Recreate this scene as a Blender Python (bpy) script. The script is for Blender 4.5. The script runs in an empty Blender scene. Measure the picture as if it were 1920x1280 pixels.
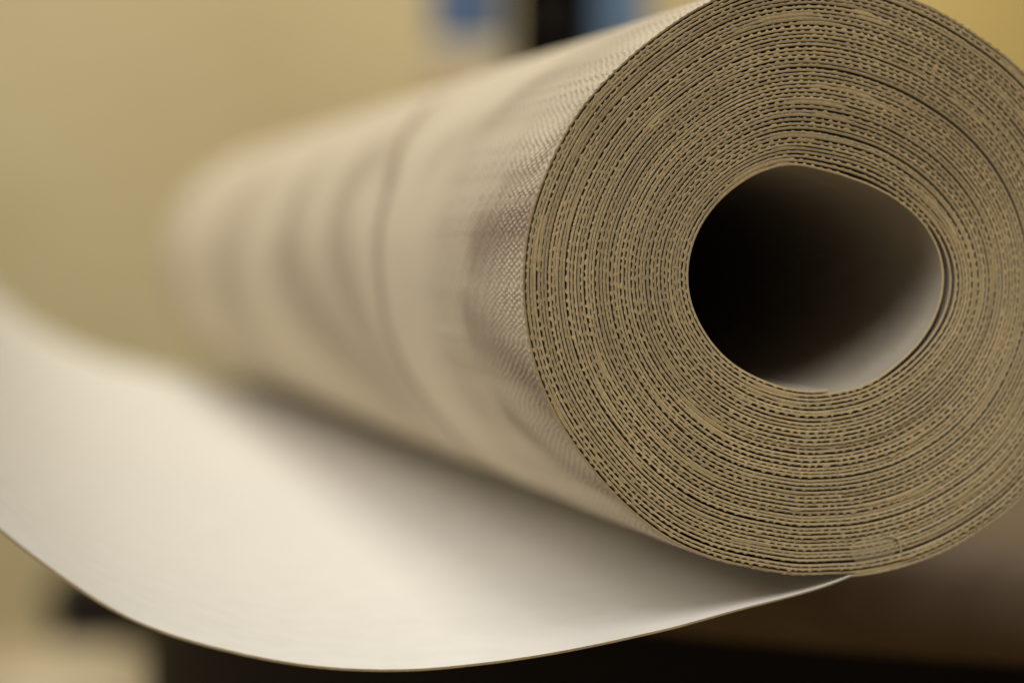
import bpy, math, random
import numpy as np
from mathutils import Matrix, Vector

rng = np.random.default_rng(7)
random.seed(7)
sc = bpy.context.scene
col = sc.collection

# ------------------------------------------------------------------ camera
cam_data = bpy.data.cameras.new('camera')
cam_data.sensor_width = 22.3
cam_data.lens = 50.0
cam_data.clip_start = 0.01
cam_data.clip_end = 50
cam_data.dof.use_dof = True
cam_data.dof.focus_distance = 0.3285
cam_data.dof.aperture_fstop = 4.7
cam_data.dof.aperture_blades = 0
cam = bpy.data.objects.new('camera', cam_data)
cam.matrix_world = Matrix(((0.970583, 0.009465, -0.240582, -0.12321),
                           (-0.240742, 0.05284, -0.96915, -0.313988),
                           (0.003539, 0.998558, 0.053564, 0.008526),
                           (0, 0, 0, 1)))
col.objects.link(cam)
sc.camera = cam

# ------------------------------------------------------------------ world and lamps
world = bpy.data.worlds.new('World')
sc.world = world
world.use_nodes = True
bg = world.node_tree.nodes['Background']
bg.inputs[0].default_value = (1.0, 0.89, 0.71, 1)
bg.inputs[1].default_value = 0.12

def area(name, loc, target, size, power, color):
    d = bpy.data.lights.new(name, 'AREA')
    d.shape = 'SQUARE'; d.size = size; d.energy = power; d.color = color
    o = bpy.data.objects.new(name, d)
    o.location = loc
    v = Vector(target) - Vector(loc)
    o.rotation_euler = v.to_track_quat('-Z', 'Y').to_euler()
    col.objects.link(o)
    return o
area('ceiling_light', (-0.30, -0.50, 0.97), (-0.03, 0.06, 0), 0.75, 8.6, (1.0, 0.975, 0.935))
area('side_fill_light', (-0.88, 0.06, 0.80), (-0.02, 0.12, -0.02), 0.8, 5.2, (1.0, 0.97, 0.92))  # unseen soft lamp added at left for the roll side and sheet
area('wall_fill_light', (-0.15, 1.05, 1.6), (0.10, 2.0, 0.1), 0.6, 26.5, (1.0, 0.95, 0.82))  # unseen lamp added behind the roll to brighten the wall

vs = sc.view_settings
vs.view_transform = 'Standard'
vs.look = 'None'
vs.exposure = 0.0
vs.gamma = 1.0
sc.cycles.use_denoising = True
sc.cycles.max_bounces = 8
sc.cycles.diffuse_bounces = 5

# ------------------------------------------------------------------ materials
def new_mat(name):
    m = bpy.data.materials.new(name); m.use_nodes = True
    nt = m.node_tree
    return m, nt, nt.nodes['Principled BSDF']

def noise_mat(name, c1, c2, scale=60, rough=0.85, bump=0.0, bscale=800, detail=6, spec=0.2, stretch=None):
    m, nt, b = new_mat(name)
    tc = nt.nodes.new('ShaderNodeTexCoord')
    n = nt.nodes.new('ShaderNodeTexNoise'); n.inputs['Scale'].default_value = scale; n.inputs['Detail'].default_value = detail
    src = tc.outputs['Object']
    if stretch:
        mp = nt.nodes.new('ShaderNodeMapping'); mp.inputs['Scale'].default_value = stretch
        nt.links.new(src, mp.inputs[0]); src = mp.outputs[0]
    nt.links.new(src, n.inputs['Vector'])
    r = nt.nodes.new('ShaderNodeValToRGB')
    r.color_ramp.elements[0].position = 0.3; r.color_ramp.elements[1].position = 0.7
    r.color_ramp.elements[0].color = (*c1, 1); r.color_ramp.elements[1].color = (*c2, 1)
    nt.links.new(n.outputs['Fac'], r.inputs['Fac'])
    nt.links.new(r.outputs['Color'], b.inputs['Base Color'])
    b.inputs['Roughness'].default_value = rough
    b.inputs['Specular IOR Level'].default_value = spec
    if bump:
        n2 = nt.nodes.new('ShaderNodeTexNoise'); n2.inputs['Scale'].default_value = bscale; n2.inputs['Detail'].default_value = 3
        nt.links.new(src, n2.inputs['Vector'])
        bp = nt.nodes.new('ShaderNodeBump'); bp.inputs['Strength'].default_value = bump; bp.inputs['Distance'].default_value = 0.0002
        nt.links.new(n2.outputs['Fac'], bp.inputs['Height'])
        nt.links.new(bp.outputs['Normal'], b.inputs['Normal'])
    return m

M_edge = noise_mat('cut_paper_edge', (0.62, 0.455, 0.22), (0.79, 0.60, 0.315), 1400, 0.95, 0.5, 6000, 4, 0.1)
nt = M_edge.node_tree                    # paper stock varies a little from turn to turn and along the roll
be = nt.nodes['Principled BSDF']
src = be.inputs['Base Color'].links[0].from_socket
oi = nt.nodes.new('ShaderNodeObjectInfo')
mr_ = nt.nodes.new('ShaderNodeMapRange'); mr_.inputs['To Min'].default_value = 0.78; mr_.inputs['To Max'].default_value = 1.08
nt.links.new(oi.outputs['Random'], mr_.inputs['Value'])
tc_ = nt.nodes.new('ShaderNodeTexCoord')
nb = nt.nodes.new('ShaderNodeTexNoise'); nb.inputs['Scale'].default_value = 70; nb.inputs['Detail'].default_value = 3
nt.links.new(tc_.outputs['Object'], nb.inputs['Vector'])
mr2 = nt.nodes.new('ShaderNodeMapRange'); mr2.inputs['From Min'].default_value = 0.3; mr2.inputs['From Max'].default_value = 0.7
mr2.inputs['To Min'].default_value = 0.84; mr2.inputs['To Max'].default_value = 1.1
nt.links.new(nb.outputs['Fac'], mr2.inputs['Value'])
mu = nt.nodes.new('ShaderNodeMath'); mu.operation = 'MULTIPLY'
nt.links.new(mr_.outputs[0], mu.inputs[0]); nt.links.new(mr2.outputs[0], mu.inputs[1])
vm = nt.nodes.new('ShaderNodeVectorMath'); vm.operation = 'SCALE'
nt.links.new(src, vm.inputs[0]); nt.links.new(mu.outputs[0], vm.inputs['Scale'])
nt.links.new(vm.outputs[0], be.inputs['Base Color'])
M_ply = noise_mat('pale_paper_ply', (0.74, 0.60, 0.36), (0.82, 0.69, 0.46), 900, 0.9)
M_face = noise_mat('paper_face', (0.62, 0.52, 0.36), (0.72, 0.62, 0.45), 700, 0.8, 0.3, 3000)
M_back = noise_mat('paper_back', (0.72, 0.695, 0.645), (0.76, 0.735, 0.685), 180, 0.75, 0.15, 2500, 6, 0.25)

M_inner = noise_mat('shade_darkened_paper', (0.43, 0.38, 0.30), (0.48, 0.425, 0.34), 180, 0.85, 0.15, 2500, 6, 0.15)  # inner turns' paper, darkened in colour to deepen shade in hole and gaps
# outer face of the wallpaper: cream ground, browned by the 'print' attribute
M_skin, nt, b = new_mat('outer_paper_face')
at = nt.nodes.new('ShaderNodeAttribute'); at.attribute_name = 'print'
tc = nt.nodes.new('ShaderNodeTexCoord')
n1 = nt.nodes.new('ShaderNodeTexNoise'); n1.inputs['Scale'].default_value = 55; n1.inputs['Detail'].default_value = 5
nt.links.new(tc.outputs['Object'], n1.inputs['Vector'])
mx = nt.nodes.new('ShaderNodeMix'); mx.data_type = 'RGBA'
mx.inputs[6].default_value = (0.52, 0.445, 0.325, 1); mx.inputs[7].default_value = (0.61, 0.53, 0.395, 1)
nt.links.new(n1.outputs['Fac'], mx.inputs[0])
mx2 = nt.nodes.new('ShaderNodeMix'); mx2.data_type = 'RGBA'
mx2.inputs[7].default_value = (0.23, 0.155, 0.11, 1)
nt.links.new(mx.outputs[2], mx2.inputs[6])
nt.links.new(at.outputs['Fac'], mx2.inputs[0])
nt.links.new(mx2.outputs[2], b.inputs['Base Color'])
b.inputs['Roughness'].default_value = 0.7
b.inputs['Specular IOR Level'].default_value = 0.25
n3 = nt.nodes.new('ShaderNodeTexNoise'); n3.inputs['Scale'].default_value = 3500
nt.links.new(tc.outputs['Object'], n3.inputs['Vector'])
bp = nt.nodes.new('ShaderNodeBump'); bp.inputs['Strength'].default_value = 0.25; bp.inputs['Distance'].default_value = 0.0002
nt.links.new(n3.outputs['Fac'], bp.inputs['Height']); nt.links.new(bp.outputs['Normal'], b.inputs['Normal'])

M_wall = noise_mat('wall_paint', (0.545, 0.462, 0.268), (0.61, 0.525, 0.325), 5, 0.9)
M_floor = noise_mat('floor_boards', (0.30, 0.22, 0.12), (0.36, 0.27, 0.15), 6, 0.6, stretch=(1, 12, 1))
M_brown = noise_mat('brown_table_wood', (0.15, 0.104, 0.064), (0.18, 0.126, 0.08), 14, 0.7, 0.1, 300, 8, 0.2, (1, 14, 4))
M_dark = noise_mat('dark_stain', (0.010, 0.006, 0.004), (0.016, 0.010, 0.006), 20, 0.6)
M_beige = noise_mat('beige_fabric', (0.36, 0.29, 0.18), (0.62, 0.54, 0.39), 18, 0.95)
M_black = noise_mat('black_plastic', (0.0015, 0.0015, 0.0015), (0.003, 0.003, 0.003), 30, 0.9, spec=0.0)
M_blue = noise_mat('blue_card', (0.11, 0.18, 0.33), (0.14, 0.22, 0.38), 12, 0.8)
M_greyblue = noise_mat('grey_blue_card', (0.14, 0.23, 0.37), (0.18, 0.28, 0.43), 12, 0.8)
M_pale = noise_mat('pale_card', (0.55, 0.47, 0.34), (0.60, 0.52, 0.38), 12, 0.8)
M_oak = noise_mat('golden_wood', (0.82, 0.61, 0.21), (0.88, 0.66, 0.25), 6, 0.6, stretch=(8, 8, 1))
M_tan = noise_mat('tan_wood', (0.42, 0.32, 0.16), (0.50, 0.39, 0.20), 8, 0.7, stretch=(1, 8, 8))

# ------------------------------------------------------------------ helpers
def link(o, parent=None):
    col.objects.link(o)
    if parent is not None: o.parent = parent
    return o

def tag(o, label=None, cat=None, group=None, kind=None):
    if label: o['label'] = label
    if cat: o['category'] = cat
    if group: o['group'] = group
    if kind: o['kind'] = kind
    return o

def empty(name, loc=(0, 0, 0), rz=0):
    o = bpy.data.objects.new(name, None); o.empty_display_size = 0.05
    o.location = loc; o.rotation_euler = (0, 0, rz)
    return link(o)

def grid_mesh(name, V, mats, mat_rows, parent=None, close_rows=False, smooth=True, attr=None):
    """V: (rows, n, 3) vertex grid -> quad strip mesh."""
    R, N, _ = V.shape
    me = bpy.data.meshes.new(name)
    me.vertices.add(R * N)
    me.vertices.foreach_set('co', V.astype(np.float32).ravel())
    nr = R if close_rows else R - 1
    i = np.arange(nr)[:, None]; j = np.arange(N - 1)[None, :]
    i2 = (i + 1) % R
    q = np.stack([i * N + j, i * N + j + 1, i2 * N + j + 1, i2 * N + j], -1).reshape(-1, 4)
    mi = np.repeat(np.array([mat_rows[k] for k in range(nr)], np.int32), N - 1)
    nf = len(q)
    me.loops.add(nf * 4); me.polygons.add(nf)
    me.loops.foreach_set('vertex_index', q.astype(np.int32).ravel())
    me.polygons.foreach_set('loop_start', np.arange(0, nf * 4, 4, dtype=np.int32))
    me.polygons.foreach_set('material_index', mi)
    me.polygons.foreach_set('use_smooth', np.full(nf, smooth, dtype=bool))
    for m in mats: me.materials.append(m)
    if attr is not None:
        a = me.attributes.new('print', 'FLOAT', 'POINT')
        a.data.foreach_set('value', attr.astype(np.float32).ravel())
    me.update(calc_edges=True)
    me.validate()
    me.set_sharp_from_angle(angle=math.radians(38))
    o = bpy.data.objects.new(name, me)
    return link(o, parent)

def rounded_box(name, size, mat, parent=None, loc=(0, 0, 0), r=0.005, seg=4):
    import bmesh
    bm = bmesh.new()
    bmesh.ops.create_cube(bm, size=1)
    for v in bm.verts:
        v.co = Vector((v.co.x * size[0], v.co.y * size[1], v.co.z * size[2]))
    bmesh.ops.bevel(bm, geom=bm.edges[:], offset=r, segments=seg, profile=0.5, affect='EDGES')
    for f in bm.faces: f.smooth = True
    me = bpy.data.meshes.new(name); bm.to_mesh(me); bm.free()
    me.materials.append(mat)
    o = bpy.data.objects.new(name, me); o.location = loc
    return link(o, parent)

def lathe(name, prof, mat, parent=None, loc=(0, 0, 0), n=128):
    a = np.linspace(0, 2 * np.pi, n + 1)
    P = np.array(prof)
    V = np.zeros((len(P), n + 1, 3))
    V[:, :, 0] = P[:, :1] * np.cos(a); V[:, :, 1] = P[:, :1] * np.sin(a); V[:, :, 2] = P[:, 1:2]
    o = grid_mesh(name, V, [mat], [0] * len(P), parent)
    o.location = loc
    return o

# ------------------------------------------------------------------ the setting
def quad(name, pts, mat):
    me = bpy.data.meshes.new(name)
    me.from_pydata(pts, [], [tuple(range(len(pts)))]); me.materials.append(mat); me.update()
    return tag(link(bpy.data.objects.new(name, me)), kind='structure')

FZ = -0.62
HEAD = -math.radians(13.94)
ch, sh = math.cos(HEAD), math.sin(HEAD)
def rp(x, y, z=0.0):                 # room frame: x right, y away from the camera's foot
    return (-0.12321 + x * ch - y * sh, -0.313988 + x * sh + y * ch, z)
quad('floor', [rp(-3, -1.5, FZ), rp(3, -1.5, FZ), rp(3, 2.2, FZ), rp(-3, 2.2, FZ)], M_floor)
quad('wall', [rp(-3, 2.2, FZ), rp(3, 2.2, FZ), rp(3, 2.2, 2.0), rp(-3, 2.2, 2.0)], M_wall)

# ------------------------------------------------------------------ wallpaper roll
L = 0.5517
NT = 46
PHI0 = 352.0
OUT = [(352.3, 44.05), (354.6, 43.72), (357.2, 43.62), (359.6, 43.62), (2.0, 43.66), (4.72, 43.52), (11.26, 43.24), (20.58, 43.56), (29.82, 43.83), (38.41, 43.61), (46.6, 43.43),
       (52.58, 43.43), (59.4, 43.65), (69.74, 44.0), (76.21, 44.05), (82.39, 44.0), (88.69, 43.99), (92.22, 43.94), (99.11, 43.85),
       (106.33, 43.49), (112.83, 43.2), (125.15, 42.9), (131.28, 42.6), (136.71, 42.4), (145.8, 42.4), (154.24, 42.8), (166.02, 43.5),
       (179.58, 44.0), (189.86, 43.9), (200.77, 43.7), (215.97, 44.2), (226.75, 45.2), (238.27, 46.0), (250.88, 46.25), (264.06, 46.1),
       (278.09, 46.2), (292.28, 46.8), (304.85, 47.4), (315.15, 47.3), (324.6, 46.5), (335.69, 45.79), (343.96, 45.18), (350.98, 44.72)]
INN = [(352.2, 16.5), (11.62, 16.39), (27.58, 16.56), (41.29, 17.2), (53.64, 17.84), (66.46, 18.34), (78.33, 19.0), (90.39, 19.25), (102.62, 19.17),
       (116.69, 18.7), (133.48, 17.9), (146.65, 17.45), (161.66, 17.02), (171.16, 16.68), (182.85, 16.46), (198.13, 16.77), (215.97, 17.43),
       (228.19, 18.26), (239.31, 19.29), (254.88, 21.3), (263.87, 22.2), (272.95, 22.6), (282.08, 22.4), (292.56, 21.45), (306.86, 19.87),
       (324.61, 18.11), (340.45, 17.3), (351.5, 16.9)]
FLAP = [(352.2, 16.5), (11.62, 16.39), (27.58, 16.56), (41.29, 17.2), (53.64, 17.84), (66.46, 18.34), (78.33, 19.0), (90.39, 19.25), (102.62, 19.17),
        (116.69, 18.7), (133.48, 17.9), (146.65, 17.45), (161.66, 17.02), (171.12, 16.61), (183.01, 15.75), (200.72, 15.71), (218.72, 16.45),
        (234.39, 17.7), (248.34, 19.15), (259.78, 20.05), (269.94, 20.4), (280.07, 20.2), (291.07, 19.64), (305.74, 18.64), (323.43, 17.6),
        (340.28, 17.1), (351.5, 16.8)]
NG = 1440
PG = np.linspace(0, 1, NG, endpoint=False)         # turn fraction on the grid

def contour(pts):
    a = np.array([((p[0] - PHI0) % 360) / 360 for p in pts]); r = np.array([p[1] for p in pts]) * 1e-3
    k = np.argsort(a); a, r = a[k], r[k]
    return np.interp(PG, a, r)

def smooth_per(y, sig):
    k = np.fft.rfftfreq(len(y), 1 / len(y))
    return np.fft.irfft(np.fft.rfft(y) * np.exp(-0.5 * (2 * np.pi * k * sig / 360) ** 2), len(y))

out_t, inn_t, flap_t = contour(OUT), contour(INN), contour(FLAP)
win = np.clip(np.minimum((PG * 360 - 172) / 30, (345 - PG * 360) / 40), 0, 1); win = win * win * (3 - 2 * win)
inn_nom = inn_t - win * 1.1e-3 * 0.9
PITCH = smooth_per((out_t - inn_nom) / NT, 4)
B_in = smooth_per(inn_nom - (PG - 0.5) * PITCH, 6)
B_out = smooth_per(out_t - (PG - 0.5) * PITCH, 2.2)
PITCH = (B_out - B_in) / NT
D0 = smooth_per(np.minimum(flap_t - inn_nom, 0.0), 3) * np.clip(win * 1.5, 0, 1) - 0.00030 * np.exp(-((PG * 360 - 212) / 26) ** 2)

def per(y, c):                                     # periodic sample of a grid curve at turn fraction c
    return np.interp(c % 1.0, np.append(PG, 1.0), np.append(y, y[0]))

# radial looseness of the winding, a smooth random walk along the paper
KN = 3
kn = rng.normal(0, 0.105, (NT + 3) * KN)
bursts = rng.random((NT + 3) * KN) < 0.05
kn = kn + bursts * 0.08
def loose(v):
    x = np.clip(v * KN, 0, len(kn) - 2.001)
    i = np.floor(x).astype(int); f = x - i; f = f * f * (3 - 2 * f)
    return kn[i] * (1 - f) + kn[i + 1] * f

def r_inner(v):
    """inner surface radius of the paper at spiral coordinate v (turns)"""
    c = v % 1.0
    fade = np.clip(v / 2, 0, 1) * np.clip((NT - v) / 1.5, 0, 1)
    r = per(B_in, c) + (v - 0.5 + loose(v) * fade) * per(PITCH, c)
    d = per(D0, c)
    w = np.where(v < 1, 1.0, np.where(v < 2, 0.38, np.where(v < 3, 0.08, 0.0)))
    return r + d * w

def noise1(n, step):
    """smooth unit noise of n samples with a knot every `step` samples"""
    m = int(n / step) + 4
    k = rng.normal(0, 1, m)
    x = np.arange(n) / step; i = x.astype(int); f = x - i; f = f * f * (3 - 2 * f)
    return k[i] * (1 - f) + k[i + 1] * f

T = 0.00032          # paper thickness
HB = 0.00022         # height of the embossed beads
PS = 0.00136         # bead spacing along the paper
CP = 0.0031          # bead row spacing across the paper

def sstep(a, b_, x):
    t = np.clip((x - a) / (b_ - a), 0, 1); return t * t * (3 - 2 * t)

def bead(s, y, PS=PS, CP=CP, lo=0.55, hi=0.9):
    row = np.floor(y / CP)
    ph = 0.5 + 0.5 * np.cos(2 * np.pi * (s / PS + 0.5 * row))
    prof = np.sqrt(np.abs(np.sin(np.pi * y / CP)))
    return sstep(lo, hi, ph) * prof

root = empty('wallpaper_roll')
root.rotation_euler = (-math.radians(0.8422), 0, 0)
tag(root, 'loosely wound roll of cream embossed wallpaper, one end pulled out in a curved sheet', 'wallpaper roll')

def polar(v, r, y):
    a = np.radians(PHI0) + (v % 1.0 if False else v) * 2 * np.pi
    V = np.zeros(r.shape + (3,))
    V[..., 0] = -r * np.sin(a); V[..., 1] = y; V[..., 2] = -r * np.cos(a)
    return V

# brown swirls and creases of the face: (angle from the bottom, millimetres from the cut edge), width mm, strength
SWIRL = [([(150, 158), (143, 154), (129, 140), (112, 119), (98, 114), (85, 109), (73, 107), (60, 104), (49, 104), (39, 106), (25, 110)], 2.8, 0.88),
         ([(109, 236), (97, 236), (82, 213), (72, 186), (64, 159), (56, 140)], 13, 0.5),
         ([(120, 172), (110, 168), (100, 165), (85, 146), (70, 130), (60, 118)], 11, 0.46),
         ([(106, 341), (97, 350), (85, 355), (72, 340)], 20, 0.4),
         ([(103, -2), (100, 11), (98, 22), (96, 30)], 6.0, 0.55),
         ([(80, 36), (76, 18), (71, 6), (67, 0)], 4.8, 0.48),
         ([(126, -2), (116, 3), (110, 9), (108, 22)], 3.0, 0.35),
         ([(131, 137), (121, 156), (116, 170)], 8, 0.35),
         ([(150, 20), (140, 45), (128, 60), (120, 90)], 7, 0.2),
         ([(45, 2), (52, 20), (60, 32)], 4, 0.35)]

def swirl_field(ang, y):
    """ang in degrees, y in metres -> strength of the brown"""
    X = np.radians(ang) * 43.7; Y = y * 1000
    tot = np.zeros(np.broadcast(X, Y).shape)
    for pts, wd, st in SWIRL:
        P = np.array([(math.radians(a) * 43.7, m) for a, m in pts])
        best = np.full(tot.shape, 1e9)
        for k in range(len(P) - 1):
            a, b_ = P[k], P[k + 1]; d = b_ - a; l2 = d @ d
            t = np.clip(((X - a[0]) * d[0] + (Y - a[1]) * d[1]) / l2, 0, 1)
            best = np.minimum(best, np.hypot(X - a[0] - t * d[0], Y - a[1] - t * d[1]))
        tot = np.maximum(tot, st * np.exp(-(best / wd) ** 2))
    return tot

turn_off = rng.normal(0, 0.00005, NT + 1)
s0 = 0.0
DS = 0.00017
for i in range(NT):
    rm = float(np.mean(per(B_in, PG) + (i + 0.0) * PITCH))
    n = int(2 * math.pi * rm / DS) + 1
    v = i + np.linspace(0, 1, n)
    vv = v.copy(); vv[-1] = i + 1 - 1e-9
    ri = r_inner(vv)
    th = vv * 2 * np.pi
    ds = np.hypot(np.gradient(ri), ri * np.gradient(th))
    s = s0 + np.cumsum(ds) - ds[0]; s0 = s[-1]
    f = np.linspace(0, 1, n)
    yf = (turn_off[i] * (1 - f) + turn_off[i + 1] * f) + 0.00002 * noise1(n, 40) + 0.000008 * rng.normal(0, 1, n)
    yc = CP * (0.5 + 0.30 * noise1(n, 60) + 0.30 * noise1(n, 300)) + 40 * CP
    fld = np.sin(2 * np.pi * 3 * v + 0.21 * i) * np.sin(0.31 * v + 1.0) + np.sin(2 * np.pi * 5 * v - 0.4 * v) * np.cos(0.17 * v)
    fill = sstep(0.75, 1.5, 0.8 * noise1(n, 45) + 0.5 * fld)
    ss = s + 0.00016 * noise1(n, 8) + 0.00026 * noise1(n, 18) + 0.00040 * noise1(n, 90)
    amp = np.clip(0.86 + 0.36 * noise1(n, 9) + 0.10 * fld, 0.1, 1.2)
    last = (i == NT - 1)
    if last:
        hb = HB * amp * 0.7
    else:
        gap = r_inner(vv + 1) - ri - T
        hb = np.clip(gap * 0.97, 0.0, 0.00034) * np.clip(amp * 1.12, 0, 1) * (1 - sstep(0.00034, 0.0005, gap))
    if last: hb = hb * np.clip((0.985 - f) / 0.02, 0, 1)
    b0 = hb * np.maximum(bead(ss, yc), 0.9 * fill)
    rows_r = [ri, ri, ri + 0.00006, ri + 0.72 * T + 0.4 * b0, ri + T - 0.00003 + b0, ri + T + b0]
    rows_y = [np.full(n, L), yf + 0.00004, yf, yf + 0.00001 * noise1(n, 6), yf, yf + 0.00003]
    if not last:
        for y in (0.0006, 0.0012, 0.0020, 0.0035):
            rows_r.append(ri + T + hb * bead(ss, yc + y)); rows_y.append(np.full(n, y))
        rows_r.append(ri + T); rows_y.append(np.full(n, 0.006))
        rows_r.append(ri + T); rows_y.append(np.full(n, L))
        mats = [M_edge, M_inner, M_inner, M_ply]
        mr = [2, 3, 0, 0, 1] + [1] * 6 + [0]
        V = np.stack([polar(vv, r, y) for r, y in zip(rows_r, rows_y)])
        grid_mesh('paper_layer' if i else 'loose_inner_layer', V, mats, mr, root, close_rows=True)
    else:
        ys = np.concatenate([np.arange(0.0003, 0.030, 0.00020), np.arange(0.0302, 0.075, 0.00034), np.linspace(0.076, L, 130)])
        fade = np.clip((0.075 - ys) / 0.02, 0, 1)
        ang = (PHI0 + (vv - i) * 360) % 360
        dent = []
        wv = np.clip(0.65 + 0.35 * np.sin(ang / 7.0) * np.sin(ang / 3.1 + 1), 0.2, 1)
        rowoff = rng.normal(0, 0.4, 500)
        for y, fd in zip(ys, fade):
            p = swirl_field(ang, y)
            wob = 0.00010 * np.sin(ang / 9 + y * 90) * math.sin(y * 37)
            bq = bead(ss + 0.00008 * np.sin(y * 5200 + s * 900) + 0.00012 * rowoff[int((y + 40.3 * CP) / 0.0015)], y + 0.00012 * np.sin(s * 2100) + 40.3 * CP, 0.00104, 0.00150, 0.25, 0.95) if fd > 0 else 0
            bb = 1.5 * hb * bq * fd
            edge = math.exp(-y / 0.0006)
            rows_r.append(ri + T + bb * (1 - edge) + b0 * edge - 0.00012 * p * min(1, y / 0.03) + wob * min(1, y / 0.05))
            rows_r[-1] = rows_r[-1] + (rng.normal(0, 0.000012, n) if fd > 0 else 0)
            rows_y.append(np.full(n, y)); dent.append(p + (0.42 * wv * (1 - bq) * fd if fd > 0 else 0))  # browner in the valleys between beads
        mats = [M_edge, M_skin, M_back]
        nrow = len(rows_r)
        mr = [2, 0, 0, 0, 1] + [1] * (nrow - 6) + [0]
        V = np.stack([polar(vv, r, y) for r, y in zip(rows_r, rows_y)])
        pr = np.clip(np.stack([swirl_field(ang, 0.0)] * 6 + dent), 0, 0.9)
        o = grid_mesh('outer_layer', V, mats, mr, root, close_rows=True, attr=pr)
        o['label'] = 'outermost turn showing the woven embossed cream face'
        rend = float(ri[-1] + T)
[o for o in root.children if o.name.startswith('loose')][0]['label'] = 'innermost turn sprung loose inside the hollow core'

# unrolled sheet: near and far profiles of its lower surface (x, z) in millimetres
a0 = math.radians(PHI0)
P0 = (-rend * math.sin(a0) * 1000, -rend * math.cos(a0) * 1000)
NEAR = [P0, (2.7, -45.4), (-4.8, -47.0), (-13.8, -48.9), (-22.6, -50.6), (-34.3, -52.6), (-46.1, -54.2), (-55.4, -54.9), (-63.7, -55.0), (-72.8, -54.2), (-80.9, -52.7),
        (-89.0, -50.4), (-96.2, -47.6), (-102.9, -44.0), (-109.5, -39.5), (-116.0, -34.1), (-121.5, -28.4), (-126.3, -22.2), (-130.0, -15.4), (-132.3, -8.0), (-133.2, 1), (-132.5, 10)]
FAR = [P0, (0.0, -45.7), (-9.3, -46.6), (-24.4, -45.2), (-44.4, -41.8), (-64.0, -36.6), (-73.8, -32.8), (-83.5, -28.1), (-93.1, -22.1), (-102.7, -14.2), (-110.2, -5.8),
       (-116.8, 4.0), (-121.4, 15.7), (-124.2, 27.4), (-125, 38), (-124.5, 48)]
def resample(P, n):
    P = np.array(P, float) * 1e-3
    d = np.r_[0, np.cumsum(np.hypot(*np.diff(P, axis=0).T))]
    t = np.linspace(0, d[-1], 600)
    q = np.stack([np.interp(t, d, P[:, 0]), np.interp(t, d, P[:, 1])], 1)
    k = np.exp(-0.5 * (np.arange(-40, 41) / 13.0) ** 2); k /= k.sum()
    e = np.concatenate([2 * q[0] - q[40:0:-1], q, 2 * q[-1] - q[-2:-42:-1]])
    q = np.stack([np.convolve(e[:, j], k, 'valid') for j in (0, 1)], 1)
    d = np.r_[0, np.cumsum(np.hypot(*np.diff(q, axis=0).T))]
    t = np.linspace(0, d[-1], n)
    return np.stack([np.interp(t, d, q[:, 0]), np.interp(t, d, q[:, 1])], 1)
NS = 700
qn, qf = resample(NEAR, NS), resample(FAR, NS)
yr = np.concatenate([[0.0, 0.0001, 0.0004], np.linspace(0.002, L, 60)])
def section(y):
    w = y / L
    q = qn * (1 - w) + qf * w
    tg = np.gradient(q, axis=0); tg /= np.linalg.norm(tg, axis=1)[:, None]
    nrm = np.stack([tg[:, 1], -tg[:, 0]], 1)       # up side for a path running to -x
    return q, nrm
ej = 0.00006 * noise1(NS, 30) + 0.00003 * noise1(NS, 7)
rows, mr = [], []
lo, up = [], []
wav = 0.00012 * noise1(NS, 60) * sstep(0, 0.15, np.linspace(0, 1, NS))
for y in yr:
    q, nr = section(y)
    yy = np.full(NS, y) + ej * math.exp(-y / 0.001)
    w = (wav * math.exp(-y / 0.02))[:, None] * nr
    b_ = (0.00005 if y == 0 else 0)
    a = q + w + nr * b_; c_ = q + w + nr * (T + (0.00042 - T) * sstep(0, 0.2, np.linspace(0, 1, NS))[:, None] - b_)
    lo.append(np.stack([a[:, 0], yy, a[:, 1]], 1)); up.append(np.stack([c_[:, 0], yy, c_[:, 1]], 1))
V = np.stack(up[::-1] + lo)
k = len(yr)
mr = [2] * (k - 1) + [0] + [1] * (k - 1) + [0]
o = grid_mesh('unrolled_sheet', V, [M_edge, M_face, M_back], mr, root, close_rows=True)
o['label'] = 'smooth off-white back of the pulled-out end curling up'

# pale torn sliver sticking to the cut edges, lower right of the core
def sliver(pts, wd, name):
    P = np.array(pts, float); n = len(P)
    tg = np.gradient(P, axis=0); tg /= np.linalg.norm(tg, axis=1)[:, None]
    nr = np.stack([-tg[:, 1], tg[:, 0]], 1)
    wdt = wd * np.array([0.5, 1.0, 0.9, 1.1, 0.5][:n])[:, None]
    A, B_ = P + nr * wdt, P - nr * wdt
    rows = [np.stack([q[:, 0], np.full(n, yv), q[:, 1]], 1) * 1e-3 for q, yv in ((A, 0.25), (A, -0.22), (B_, -0.26), (B_, 0.25))]
    return grid_mesh(name, np.stack(rows), [M_face], [0, 0, 0, 0], root, close_rows=True, smooth=False)
sl = sliver([(11.4, -38.0), (12.6, -38.1), (13.4, -38.5), (13.8, -39.6), (14.0, -41.0)], 0.12, 'paper_sliver')
sl['label'] = 'pale torn sliver lying across the cut edges'

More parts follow.
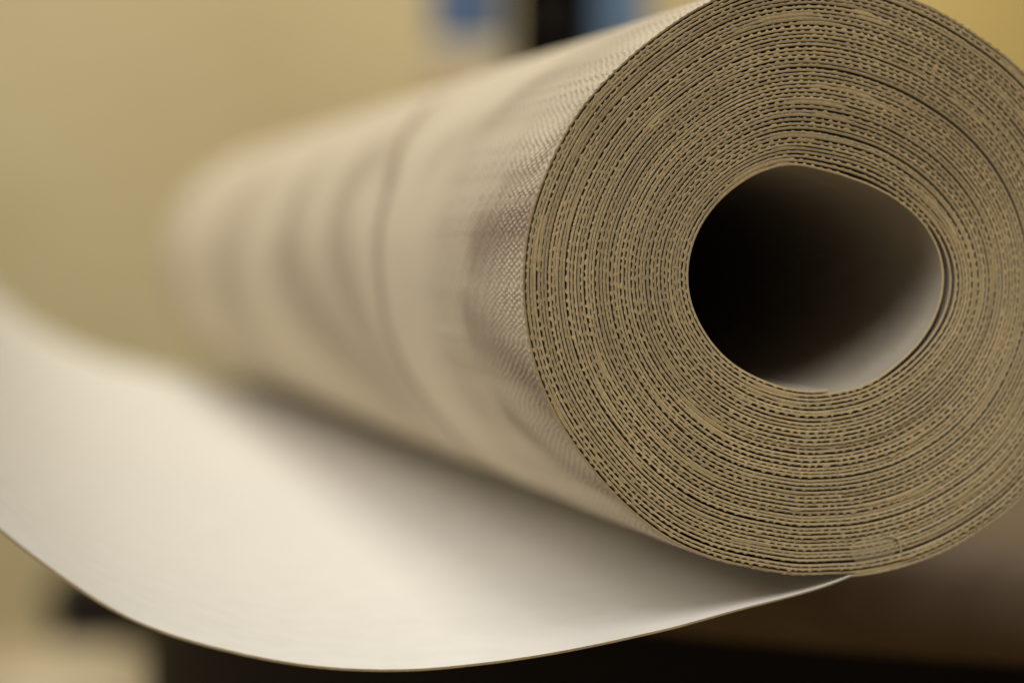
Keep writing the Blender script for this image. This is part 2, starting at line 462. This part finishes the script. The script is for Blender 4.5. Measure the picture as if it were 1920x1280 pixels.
M_tape, nt, b = new_mat('pale_translucent_film')
b.inputs['Base Color'].default_value = (0.86, 0.74, 0.50, 1); b.inputs['Roughness'].default_value = 0.35
tr = nt.nodes.new('ShaderNodeBsdfTransparent'); ms = nt.nodes.new('ShaderNodeMixShader'); ms.inputs[0].default_value = 0.15
nt.links.new(tr.outputs[0], ms.inputs[1]); nt.links.new(b.outputs[0], ms.inputs[2])
nt.links.new(ms.outputs[0], nt.nodes['Material Output'].inputs['Surface'])
ga = np.radians(np.linspace(341.5, 351.5, 14))
gm = 0.0410; gh = 0.0019 * np.sqrt(np.clip(1 - np.linspace(-1, 1, 14) ** 6, 0.02, 1))
gr = gm + np.linspace(-1, 1, 8)[:, None] * gh[None, :] + 0.0002 * np.sin(ga * 60)[None, :]
Vt = np.stack([-gr * np.sin(ga), np.full(gr.shape, -0.00028) + 0.00003 * np.cos(gr * 4000), -gr * np.cos(ga)], -1)
tp = grid_mesh('film_scrap', Vt, [M_tape], [0] * 8, root)
tp['label'] = 'pale translucent scrap over the cut edges at lower right'
so = tp.modifiers.new('thickness', 'SOLIDIFY'); so.thickness = 0.00005

# ------------------------------------------------------------------ round side table under the roll
TT = -0.0561
tb = empty('round_side_table', (0.285, 0.402, FZ))
tag(tb, 'round side table with a brown wooden top beneath the roll, black body added as shade', 'side table')
R_ = 0.366
h = TT - FZ
lathe('table_top', [(0.0, h)] + [(R_ - 0.0125 + 0.0125 * math.sin(k * math.pi / 12), h - 0.0125 + 0.0125 * math.cos(k * math.pi / 12)) for k in range(13)] + [(0.0, h - 0.025)], M_brown, tb, n=192)
lathe('shade_drum', [(0.0, h - 0.0252), (R_ - 0.020, h - 0.0252), (R_ - 0.020, 0.03), (0.0, 0.03)], M_dark, tb, n=128)  # near-black body added to stand for the shade below the top
lathe('base', [(0.0, 0.0298), (R_ - 0.03, 0.0298), (R_ - 0.03, 0.0), (0, 0)], M_dark, tb, n=96)

# ------------------------------------------------------------------ blurred things behind
st = empty('upholstered_stool', rp(-0.345, 1.60, FZ), HEAD)
tag(st, 'blurred rounded beige shape at the bottom left corner below the sheet', 'stool')
rounded_box('cushion', (0.20, 0.17, 0.14), M_beige, st, (0.0, 0, 0.252), 0.045, 6)
for x in (-0.08, 0.08):
    for y in (-0.06, 0.06):
        rounded_box('leg', (0.03, 0.03, 0.182), M_tan, st, (x, y, 0.091), 0.004, 2)

dk = empty('dark_box', rp(-0.335, 1.90, FZ), HEAD)
tag(dk, 'blurred dark shape just behind the beige one at bottom left', 'box')
rounded_box('body', (0.085, 0.10, 0.31), M_dark, dk, (0, 0, 0.155), 0.012, 3)
rounded_box('lid', (0.089, 0.104, 0.02), M_dark, dk, (0, 0, 0.3205), 0.006, 3)

sb = empty('sideboard', rp(0.10, 1.78, FZ), HEAD)
tag(sb, 'blurred tan sideboard against the wall, mostly hidden behind the roll', 'sideboard')
SBH = 0.105 - FZ
rounded_box('top', (0.32, 0.34, 0.02), M_tan, sb, (0, 0, SBH - 0.01), 0.004, 2)
rounded_box('body', (0.30, 0.32, SBH - 0.075), M_tan, sb, (0, 0, (SBH - 0.075) / 2 + 0.0545), 0.004, 2)
for x in (-0.075, 0.075):
    d = rounded_box('door', (0.142, 0.012, SBH - 0.11), M_tan, sb, (x, -0.1665, (SBH - 0.11) / 2 + 0.07), 0.003, 2)
    rounded_box('handle', (0.012, 0.016, 0.09), M_dark, d, (-0.05 if x > 0 else 0.05, -0.0145, 0.1), 0.004, 2)
for x in (-0.125, 0.125):
    for y in (-0.13, 0.13):
        rounded_box('leg', (0.03, 0.03, 0.054), M_dark, sb, (x, y, 0.027), 0.003, 2)

def thing_on_sideboard(name, label, cat, x, y, size, mat, z0=0.105, lid=None, r=0.004):
    t = empty(name, rp(x, y, z0), HEAD)
    tag(t, label, cat)
    rounded_box('body', (size[0], size[1], size[2]), mat, t, (0, 0, size[2] / 2), r, 3)
    if lid:
        rounded_box('lid', (size[0] + 0.006, size[1] + 0.006, 0.018), lid, t, (0, 0, size[2] + 0.009), 0.003, 2)
    return t
thing_on_sideboard('pale_box', 'blurred pale box under the blue box, left of the black upright', 'box', -0.033, 1.70, (0.056, 0.09, 0.030), M_pale)
thing_on_sideboard('blue_box', 'blurred blue box left of the black upright at the top', 'box', -0.033, 1.70, (0.052, 0.08, 0.11), M_blue, 0.105 + 0.030, M_blue)
sp = thing_on_sideboard('loudspeaker', 'blurred black upright shape above the roll between two blue ones', 'loudspeaker', 0.0275, 1.70, (0.058, 0.10, 0.16), M_black)
lathe('driver', [(0.0, 0.004), (0.006, 0.005), (0.008, 0.001), (0.016, 0.004), (0.018, 0.0)], M_dark, sp, (0, -0.0515, 0.05), 48).rotation_euler = (math.pi / 2, 0, 0)
thing_on_sideboard('grey_blue_box', 'blurred grey-blue box right of the black upright at the top', 'box', 0.079, 1.70, (0.040, 0.08, 0.13), M_greyblue, lid=M_blue)

cb = empty('tall_cupboard', rp(0.46, 1.95, FZ), HEAD)
tag(cb, 'blurred golden cupboard in the top right corner behind the roll', 'cupboard')
rounded_box('carcass', (0.52, 0.34, 1.50), M_oak, cb, (0, 0, 0.80), 0.004, 2)
for x in (-0.129, 0.129):
    d = rounded_box('door', (0.25, 0.016, 1.44), M_oak, cb, (x, -0.1785, 0.80), 0.003, 2)
    rounded_box('handle', (0.01, 0.018, 0.12), M_dark, d, (0.1 if x < 0 else -0.1, -0.0172, -0.3), 0.004, 2)
rounded_box('plinth', (0.50, 0.30, 0.0495), M_dark, cb, (0, 0, 0.02475), 0.003, 2)
